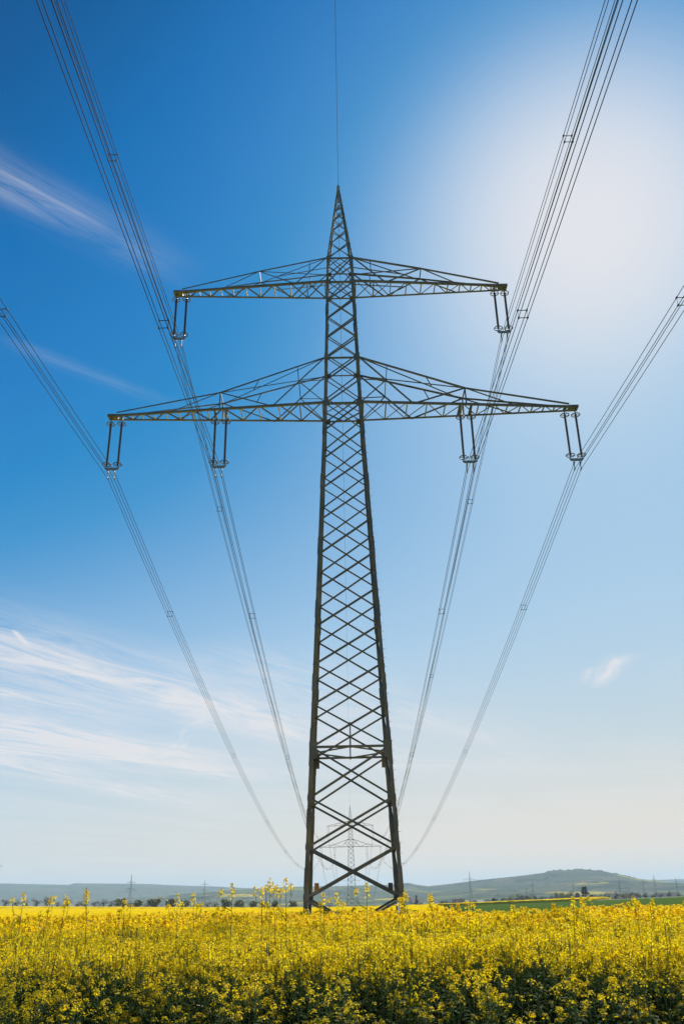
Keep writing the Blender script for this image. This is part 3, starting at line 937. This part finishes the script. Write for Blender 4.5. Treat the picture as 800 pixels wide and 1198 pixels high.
def plant_parts(seed, h, lod=0, tall=False, sparse=False):
    rnd = random.Random(seed)
    st, lf, heads = bmesh.new(), bmesh.new(), []
    lean = V((rnd.gauss(0, .05), rnd.gauss(0, .05), 0))
    def axis_at(t): return V((0, 0, h * t)) + lean * (t * t) * h
    sides = 5 if lod == 0 else 3
    ntop = axis_at(.93)
    tube(st, [axis_at(0) - V((0, 0, .05)), axis_at(.3), axis_at(.65), ntop], [.0085, .0075, .0055, .003] if not tall else [.008, .006, .0042, .0025], sides, caps=False)
    nb = (rnd.randint(1, 3) if tall else rnd.randint(2, 3) if sparse else rnd.randint(5, 7))
    if lod: nb = 4
    fl = 22 if lod == 0 else 15
    s = (.0135 if tall else .0122) if lod == 0 else .025
    ends = [(ntop, (axis_at(1) - ntop).normalized(), rnd.uniform(.07, .12) if not tall else rnd.uniform(.08, .20))]
    for i in range(nb):
        t0 = rnd.uniform(.62, .88) if not tall else rnd.uniform(.70, .92)
        a = i * 2.4 + rnd.uniform(-.5, .5)
        p0 = axis_at(t0)
        out = rnd.uniform(.06, .17) * (.7 if tall else 1)
        zt = h * (rnd.uniform(t0 + .04, .95))
        p2 = V((p0.x + cos(a) * out, p0.y + sin(a) * out, max(zt, p0.z + .08)))
        p1 = p0.lerp(p2, .5) + V((cos(a) * .03, sin(a) * .03, -.02))
        tube(st, [p0, p1, p2], [.004, .0032, .0022], 4 if lod == 0 else 3, caps=False)
        ends.append((p2, (p2 - p1).normalized() + V((0, 0, .7)), rnd.uniform(.05, .10)))
    for k, (p, ax, ln) in enumerate(ends):
        ax = ax.normalized()
        tube(st, [p, p + ax * ln], [.0026, .0015], 3, caps=False)
        if lod == 0:
            # young pods and flower stalks under the head
            for j in range(7):
                a = rnd.uniform(0, 6.28)
                d = V((cos(a), sin(a), rnd.uniform(.5, 1.1))).normalized()
                b = p - ax * rnd.uniform(0, .09)
                tube(st, [b, b + d * rnd.uniform(.02, .045)], [.0014, .0009], 3, caps=False)
        hb = bmesh.new()
        n = int(fl * (1.3 if k == 0 else rnd.uniform(.6, 1.0)) * (.42 if sparse else 1) * (1.5 if tall else 1))
        raceme(hb, p, ax, ln, n, s, rnd)
        heads.append(hb)
    nl = 11 if lod == 0 else 4
    for i in range(nl):
        t = rnd.uniform(.12, .48 if tall else .74)
        a = i * 2.2 + rnd.uniform(-.4, .4)
        size = (1 - t) * .22 + .06
        leaf_blade(lf, axis_at(t), V((cos(a), sin(a), rnd.uniform(.2, .7))), size, size * rnd.uniform(.14, .22), rnd)
    return st, lf, heads

PLANT_H = 1.18
def combined(seed, h, lod, tall=False, sparse=False):
    st, lf, heads = plant_parts(seed, h, lod, tall, sparse)
    out = bmesh.new()
    def absorb(b, off):
        me = bpy.data.meshes.new('tmp'); b.to_mesh(me); b.free()
        n0 = len(out.faces)
        out.from_mesh(me)
        bpy.data.meshes.remove(me)
        out.faces.ensure_lookup_table()
        for f in out.faces[n0:]: f.material_index += off
    absorb(st, 0); absorb(lf, 1)
    for hb in heads: absorb(hb, 2)
    return mesh_of('rapeseed_plant', out, [M['stem'], M['leaf'], M['petal'], M['bud']])

NEAR = [combined(100 + i, PLANT_H, 0, False, i % 4 == 3) for i in range(7)]
FAR = [combined(200 + i, PLANT_H, 1) for i in range(5)]
IND = []
for i in range(7):
    st, lf, heads = plant_parts(300 + i, PLANT_H, 0, False, i % 3 != 0)
    IND.append((mesh_of('stem', st, M['stem']), mesh_of('foliage', lf, M['leaf']), [mesh_of('flower_head', hb, [M['petal'], M['bud']]) for hb in heads]))
TALL = []
TALL_H = 1.62
for i in range(6):
    st, lf, heads = plant_parts(400 + i, TALL_H, 0, True)
    TALL.append((mesh_of('stem', st, M['stem']), mesh_of('foliage', lf, M['leaf']), [mesh_of('flower_head', hb, [M['petal'], M['bud']]) for hb in heads]))

def put_plant(parts, loc, rz, sc, label, group='rapeseed plants of the near field', tilt=(0, 0)):
    r = empty('rapeseed_plant', loc)
    r.rotation_euler = (tilt[0], tilt[1], rz)
    r.scale = sc
    tag(r, label, 'plant', group)
    link('stem', parts[0], r); link('foliage', parts[1], r)
    for hm in parts[2]: link('flower_head', hm, r)
    return r

rp = random.Random(21)
def edge_y(x):     # the crop's front edge wanders
    return 9.5 + .5 * noise.noise(V((x * .7, 3.1, 0))) + .15 * noise.noise(V((x * 2.9, 9.1, 0)))
def thin(x, y):    # thin patches where the crop stands sparser
    return noise.noise(V((x * .55 + 4, y * .55, 1.7)))
spots = []
def scatter(y0, y1, dens, slack=.47):
    n = int(dens * slack * (y1 * y1 - y0 * y0))
    for _ in range(n):
        y = sqrt(rp.uniform(y0 * y0, y1 * y1)); x = rp.uniform(-slack, slack) * y
        if y < edge_y(x): continue
        if abs(x - AX) < 3.1 and abs(y - AY) < 3.1: continue           # uncropped square under the pylon
        t = thin(x, y)
        if y < 14 and rp.random() < max(0, -t - .12) * 1.3: continue
        hs = .93 + .10 * noise.noise(V((x * .35, y * .35, 5))) + rp.gauss(0, .075) + (rp.uniform(.08, .22) if rp.random() < .03 else 0)
        hs -= (.17 if x < 2 else .25 if x < 8 else .12) * max(0, min(1, (y - 20) / 20))
        if y < edge_y(x) + .9: hs *= rp.uniform(.48, .90)
        spots.append((x, y, hs))
scatter(8.4, 11.0, 40, .85)
scatter(11.0, 16.0, 30, .80)
scatter(16.0, 28.0, 26, .62)
scatter(28.0, 57.0, 18, .54)
spots = [s for s in spots if not (s[1] > 37 and s[0] > 4.5 + .6 * sin(s[1]))]
spots.sort(key=lambda s: s[1] + (100 if abs(s[0]) > .405 * s[1] else 0))

tall_px = [(25, 1052, 9.5, 'tall rapeseed stalk above the crop, leftmost of those standing against the hills'), (50, 1054, 10, 'tall rapeseed stalk second from the left edge, before the bare trees'),
           (70, 1054, 9, 'tall rapeseed stalk third from the left edge, before the bare trees'), (109, 1051, 9, 'tall rapeseed stalk with a wide head, left of the first round tree'),
           (149, 1058, 9.5, 'rapeseed stalk standing before the first round tree of the row'), (210, 1055, 10, 'tall rapeseed stalk before the fourth and fifth round trees'),
           (232, 1055, 9, 'rapeseed stalk below the distant dark pylon'), (271, 1042, 8.6, 'very tall bushy rapeseed stalk midway between distant dark pylon and tall pylon'),
           (307, 1043, 9.5, 'tall rapeseed stalk left of the pair closest to the left pylon leg'), (316, 1035, 9, 'tall rapeseed stalk with a small head high against the hills'),
           (325, 1043, 10, 'rapeseed stalk between the two highest stalks near the left pylon leg'), (337, 1033, 9, 'highest rapeseed stalk, just left of the left pylon leg'),
           (381, 1050, 10, 'rapeseed stalk beside the inner side of the left pylon leg'), (396, 1053, 10, 'rapeseed stalk left of the framed small pylon foot'),
           (427, 1041, 9, 'tall rapeseed stalk between the pylon legs, right of the framed small pylon'), (452, 1056, 9.5, 'rapeseed stalk next to the inner side of the right pylon leg'),
           (481, 1047, 10, 'tall rapeseed stalk just right of the right pylon leg'), (511, 1055, 9.5, 'rapeseed stalk before the grey-roofed house and the yellow strip'),
           (543, 1063, 10, 'rapeseed stalk before the green field, left part'), (602, 1064, 9, 'rapeseed stalk before the middle of the green field'), (662, 1059, 9, 'rapeseed stalk before the right tip of the yellow strip'),
           (681, 1058, 9.5, 'rapeseed stalk below the tall dark evergreen'), (698, 1054, 10, 'thin rapeseed stalk right of the tall dark evergreen'), (745, 1055, 9, 'rapeseed stalk before the green field near the right hedge'),
           (760, 1057, 9.5, 'rapeseed stalk with a round head near the right edge of the green field'), (797, 1047, 8.4, 'tall rapeseed stalk at the right edge of the photo')]
for i, (px, yt, Y, lab) in enumerate(tall_px):
    Y *= 1.25
    p = spot(px, yt, Y)
    h = p.z + .02
    put_plant(TALL[(i * 5 + i // 6) % 6], (p.x, Y, 0), rp.uniform(0, 6.28), (1, 1, h / TALL_H), lab)

N_IND = 300 - len(tall_px)
for i, (x, y, hs) in enumerate(spots[:N_IND]):
    put_plant(IND[rp.randrange(7)], (x, y, ground_z(x, y)), rp.uniform(0, 6.28), (.95, .95, hs), 'yellow flowering rapeseed plant among the crowded plants of the front rows',
              tilt=(rp.gauss(0, .05), rp.gauss(0, .05)))

# the rest of the crop: one object that sets plants on its points
def crop(rest):
    bank_n, bank_f = bpy.data.collections.new('near_plants'), bpy.data.collections.new('far_plants')
    for c, ms in ((bank_n, NEAR), (bank_f, FAR)):
        for i, me in enumerate(ms):
            o = bpy.data.objects.new('rapeseed_%s' % ('near' if c is bank_n else 'far'), me)
            c.objects.link(o)
    me = bpy.data.meshes.new('rapeseed_crop')
    me.from_pydata([(x, y, ground_z(x, y)) for x, y, h in rest], [], [])
    for nm, ty in (('rot', 'FLOAT_VECTOR'), ('sz', 'FLOAT_VECTOR'), ('pick', 'INT'), ('is_far', 'BOOLEAN')):
        me.attributes.new(nm, ty, 'POINT')
    at, sc, ix, fr = (me.attributes[k] for k in ('rot', 'sz', 'pick', 'is_far'))
    for i, (x, y, h) in enumerate(rest):
        far = y > 17
        at.data[i].vector = (rp.gauss(0, .06), rp.gauss(0, .06), rp.uniform(0, 6.28))
        w = .95 if not far else 1.15 if y < 28 else 1.7
        sc.data[i].vector = (w, w, h)
        ix.data[i].value = rp.randrange(5 if far else 7)
        fr.data[i].value = far
    o = link('rapeseed_crop', me)
    for m in ('stem', 'leaf', 'petal', 'bud'): me.materials.append(M[m])
    tag(o, 'dense yellow rapeseed crop filling the field behind the front rows', 'crop', kind='stuff')
    ng = bpy.data.node_groups.new('crop_nodes', 'GeometryNodeTree')
    ng.interface.new_socket('Geometry', in_out='INPUT', socket_type='NodeSocketGeometry')
    ng.interface.new_socket('Geometry', in_out='OUTPUT', socket_type='NodeSocketGeometry')
    N, L = ng.nodes.new, ng.links.new
    gi, go = N('NodeGroupInput'), N('NodeGroupOutput')
    def attr(name, t):
        a = N('GeometryNodeInputNamedAttribute'); a.data_type = t; a.inputs['Name'].default_value = name
        return a.outputs['Attribute']
    jn = N('GeometryNodeJoinGeometry')
    fa = attr('is_far', 'BOOLEAN')
    nt_ = N('FunctionNodeBooleanMath'); nt_.operation = 'NOT'; L(fa, nt_.inputs[0])
    for sel, bank in ((nt_.outputs[0], bank_n), (fa, bank_f)):
        ci = N('GeometryNodeCollectionInfo'); ci.inputs['Collection'].default_value = bank
        ci.inputs['Separate Children'].default_value = True
        ci.inputs['Reset Children'].default_value = True
        ip = N('GeometryNodeInstanceOnPoints')
        ip.inputs['Pick Instance'].default_value = True
        L(gi.outputs[0], ip.inputs['Points']); L(sel, ip.inputs['Selection']); L(ci.outputs[0], ip.inputs['Instance'])
        L(attr('pick', 'INT'), ip.inputs['Instance Index']); L(attr('rot', 'FLOAT_VECTOR'), ip.inputs['Rotation']); L(attr('sz', 'FLOAT_VECTOR'), ip.inputs['Scale'])
        L(ip.outputs[0], jn.inputs[0])
    L(jn.outputs[0], go.inputs[0])
    mod = o.modifiers.new('plants', 'NODES'); mod.node_group = ng
    print('crop plants', len(rest))
crop(spots[N_IND:])

# ------------------------------------------------------------------ haze
HAZE = True
if HAZE:
    m, nt, out = new_mat('haze_air')
    pv = nt.nodes.new('ShaderNodeVolumePrincipled')
    pv.inputs['Color'].default_value = (.58, .77, .94, 1)
    pv.inputs['Density'].default_value = 1.15e-4
    pv.inputs['Anisotropy'].default_value = .12
    nt.links.new(pv.outputs[0], out.inputs['Volume'])
    bm = bmesh.new()
    box(bm, (0, 3300, 60), 9000, 9500, 93)
    tag(obj('haze', bm, m), 'thin pale blue haze lying over the far hills', 'haze', kind='stuff')

# ------------------------------------------------------------------ sky and sun
def build_world():
    w = bpy.data.worlds.new('World'); SC.world = w
    w.use_nodes = True
    nt = w.node_tree; nt.nodes.clear()
    L = nt.links.new
    out = nt.nodes.new('ShaderNodeOutputWorld'); bg = nt.nodes.new('ShaderNodeBackground')
    bg.inputs['Strength'].default_value = .10
    L(bg.outputs[0], out.inputs[0])
    sky = nt.nodes.new('ShaderNodeTexSky'); sky.sky_type = 'NISHITA'; sky.sun_disc = False
    sky.sun_elevation = SUN_EL; sky.sun_rotation = SUN_AZ
    sky.air_density = 1.0; sky.dust_density = .3; sky.ozone_density = 1.0; sky.altitude = 100
    d = nt.nodes.new('ShaderNodeTexCoord').outputs['Generated']
    def val(x): return x
    def math(op, a, b=None, c=None, clamp=False):
        n = nt.nodes.new('ShaderNodeMath'); n.operation = op; n.use_clamp = clamp
        for i, v in enumerate((a, b, c)):
            if v is None: continue
            if isinstance(v, (int, float)): n.inputs[i].default_value = v
            else: L(v, n.inputs[i])
        return n.outputs[0]
    sp = nt.nodes.new('ShaderNodeSeparateXYZ'); L(d, sp.inputs[0])
    zc = math('MAXIMUM', sp.outputs[2], .03)
    X, Y = math('DIVIDE', sp.outputs[0], zc), math('DIVIDE', sp.outputs[1], zc)   # the cloud layer seen as a plane overhead
    # polarised, contrasty daylight sky: the sky's own brightness picks its place between azure and milky white
    sr = nt.nodes.new('ShaderNodeSeparateColor'); L(sky.outputs[0], sr.inputs[0])
    key = math('MULTIPLY', sr.outputs[1], .05)
    graded = ramp(nt, key, [(g * .5, c) for g, c in GRADE])
    nt.nodes[-1].color_ramp.interpolation = 'B_SPLINE' if False else 'LINEAR'
    cs = nt.nodes.new('ShaderNodeVectorMath'); cs.operation = 'SCALE'; cs.inputs['Scale'].default_value = 10 / GAIN
    L(graded, cs.inputs[0])
    # aureole of the sun in thin high haze
    dt = nt.nodes.new('ShaderNodeVectorMath'); dt.operation = 'DOT_PRODUCT'
    L(d, dt.inputs[0]); dt.inputs[1].default_value = (sin(SUN_AZ) * cos(SUN_EL), cos(SUN_AZ) * cos(SUN_EL), sin(SUN_EL))
    th = math('MULTIPLY', math('ARCCOSINE', math('MINIMUM', math('MAXIMUM', dt.outputs['Value'], -1), 1)), 57.2958)
    g1 = math('MULTIPLY', math('EXPONENT', math('MULTIPLY', math('POWER', math('DIVIDE', th, GLOW[1]), 2.4), -1)), GLOW[0])
    g2 = math('MULTIPLY', math('EXPONENT', math('MULTIPLY', math('POWER', math('DIVIDE', th, GLOW[3]), 2.0), -1)), GLOW[2])
    gl = math('ADD', g1, g2)
    def col_mix(fac, a, b, blend='MIX'):
        m = nt.nodes.new('ShaderNodeMix'); m.data_type = 'RGBA'; m.blend_type = blend
        for sock, v in ((m.inputs[0], fac), (m.inputs[6], a), (m.inputs[7], b)):
            if isinstance(v, (int, float)): sock.default_value = v
            elif isinstance(v, tuple): sock.default_value = v
            else: L(v, sock)
        return m.outputs[2]
    col = cs.outputs[0]
    # low air: whitens towards the horizon
    lowf = math('MULTIPLY', math('POWER', math('SUBTRACT', 1, math('MAXIMUM', sp.outputs[2], 0)), 14.0), HORIZON[0])
    col = col_mix(lowf, col, HORIZON[1])
    col = col_mix(gl, col, GLOW_COL)
    # cirrus
    def band(p, q, width, sx, sy, seed, lo, hi, soft=1.0):
        """a streak of cirrus between two points of the cloud plane"""
        ux, uy = q[0] - p[0], q[1] - p[1]
        ln = hypot(ux, uy); ux /= ln; uy /= ln
        dx, dy = math('SUBTRACT', X, p[0]), math('SUBTRACT', Y, p[1])
        a = math('ADD', math('MULTIPLY', dx, ux), math('MULTIPLY', dy, uy))
        b = math('SUBTRACT', math('MULTIPLY', dy, ux), math('MULTIPLY', dx, uy))
        e = math('EXPONENT', math('MULTIPLY', math('POWER', math('DIVIDE', math('ABSOLUTE', b), width), 2.0), -1))
        t = math('DIVIDE', a, ln)
        m1 = math('MULTIPLY_ADD', t, 5.0, soft * 1.0, True)
        m2 = math('MULTIPLY_ADD', math('SUBTRACT', 1, t), 2.0, 0.0, True)
        e = math('MULTIPLY', e, math('MULTIPLY', m1, m2))
        cb = nt.nodes.new('ShaderNodeCombineXYZ')
        L(math('MULTIPLY', a, sx), cb.inputs[0]); L(math('MULTIPLY', b, sy), cb.inputs[1]); cb.inputs[2].default_value = seed
        nz = noise_tex(nt, 1.0, 9, .66, cb.outputs[0], 1.1)
        n2 = nt.nodes.new('ShaderNodeMapRange'); n2.inputs[1].default_value = lo; n2.inputs[2].default_value = hi
        L(nz, n2.inputs[0])
        return math('MULTIPLY', e, n2.outputs[0])
    bands = [
        (band((-.66, .83), (-.24, 1.23), .045, 3.5, 26, 1.0, .30, .80), .42),
        (band((-.56, .93), (-.34, 1.12), .020, 5, 40, 6.0, .35, .75), .25),
        (band((-.62, 1.42), (-.33, 1.68), .022, 4, 30, 2.0, .35, .85), .22),
        (band((-1.6, 3.45), (.6, 7.6), .38, 1.3, 6, 3.0, .32, .64), 1.0),
        (band((-2.2, 3.8), (-1.2, 5.7), .19, 1.6, 9, 4.0, .33, .66), .95),
        (band((-3.0, 5.3), (-.2, 8.8), .70, .9, 4.0, 5.0, .32, .64), 1.0),
        (band((-.35, 4.2), (1.6, 7.4), .34, 1.3, 6, 7.0, .36, .72), .60),
        (band((-1.30, 6.6), (-.70, 4.55), .07, 2.2, 9, 8.0, .42, .70), .65),
        (band((-1.343, 3.347), (-1.368, 3.62), .010, 3, 30, 9.0, .1, .5, 0), .7),
        (band((1.31, 3.95), (1.37, 4.75), .055, 2.4, 16, 10.0, .26, .58, .2), .95),
        (band((1.22, 4.2), (1.28, 4.6), .03, 3, 18, 13.0, .30, .62, .2), .6),
        (band((-2.7, 7.0), (-1.4, 12.5), .42, .8, 5, 14.0, .36, .66), .80),
        (band((-2.05, 5.3), (-.5, 9.8), .30, 1.1, 6, 15.0, .36, .66), .75),
        (band((.4, 7.6), (5.2, 9.0), .55, .8, 3.2, 11.0, .36, .70), .38),
        (band((2.6, 10.2), (4.8, 10.6), .35, 1.2, 4.0, 12.0, .34, .66), .38),
    ]
    # veils lying low over the whole horizon
    cb = nt.nodes.new('ShaderNodeCombineXYZ')
    L(math('MULTIPLY', math('ADD', math('MULTIPLY', X, .87), math('MULTIPLY', Y, -.5)), .55), cb.inputs[0])
    L(math('MULTIPLY', math('ADD', math('MULTIPLY', X, .5), math('MULTIPLY', Y, .87)), .16), cb.inputs[1])
    veil = noise_tex(nt, 1.0, 8, .6, cb.outputs[0], .8)
    mr = nt.nodes.new('ShaderNodeMapRange'); mr.inputs[1].default_value = .42; mr.inputs[2].default_value = .72
    L(veil, mr.inputs[0])
    el = nt.nodes.new('ShaderNodeMapRange'); el.inputs[1].default_value = .27; el.inputs[2].default_value = .10
    L(sp.outputs[2], el.inputs[0])
    tot = math('MULTIPLY', math('MULTIPLY', mr.outputs[0], el.outputs[0]), .36)
    for b, k in bands:
        tot = math('ADD', tot, math('MULTIPLY', b, k))
    tot = math('MINIMUM', tot, .85)
    col = col_mix(tot, col, CLOUD)
    L(col, bg.inputs['Color'])

GAIN = 1.414          # the exposure's share, so that the sky keeps its tone
GRADE = ((.10, (0, .04, .17)), (.206, (0, .088, .29)), (.25, (0, .155, .465)), (.30, (.010, .206, .55)), (.34, (.014, .245, .58)), (.38, (.048, .295, .63)), (.46, (.195, .430, .72)), (.55, (.342, .555, .785)),
         (.62, (.415, .610, .80)), (.70, (.475, .640, .78)), (.82, (.56, .675, .745)), (1.16, (.84, .755, .64)), (2.0, (.95, .81, .63)))
GLOW = (.62, 8.2, .15, 15.0)
GLOW_COL = tuple(v / GAIN for v in (8.6, 8.2, 8.35)) + (1,)
HORIZON = (.35, tuple(v / GAIN for v in (8.4, 7.7, 6.9)) + (1,))
CLOUD = tuple(v / GAIN for v in (8.2, 8.0, 8.2)) + (1,)
build_world()
sun = bpy.data.lights.new('sun', 'SUN')
sun.energy = 5.0; sun.angle = radians(.53); sun.color = (1, .95, .86)
so = bpy.data.objects.new('sun', sun); C.objects.link(so)
sd = V((sin(SUN_AZ) * cos(SUN_EL), cos(SUN_AZ) * cos(SUN_EL), sin(SUN_EL)))
so.rotation_euler = sd.to_track_quat('Z', 'Y').to_euler()
so.location = (20, 30, 60)

# ------------------------------------------------------------------ camera
cd = bpy.data.cameras.new('camera')
cd.sensor_fit = 'VERTICAL'; cd.sensor_height = 36.0
cd.lens = 36.0 * FPX / 1198.0
cd.clip_start = .1; cd.clip_end = 40000
co = bpy.data.objects.new('camera', cd); C.objects.link(co)
f = V((0, cos(PITCH), sin(PITCH))); r = V((1, 0, 0)); u = V((0, -sin(PITCH), cos(PITCH)))
r2, u2 = r * cos(ROLL) - u * sin(ROLL), r * sin(ROLL) + u * cos(ROLL)
mw = Matrix((r2, u2, -f)).transposed().to_4x4()
mw.translation = V((0, 0, CAM_H))
co.matrix_world = mw
SC.camera = co

SC.view_settings.view_transform = 'Standard'
SC.view_settings.look = 'None'
SC.view_settings.exposure = 0.5
SC.view_settings.gamma = 1
SC.view_settings.use_curve_mapping = False
SC.cycles.max_bounces = 8
SC.cycles.transparent_max_bounces = 8
SC.cycles.volume_bounces = 1
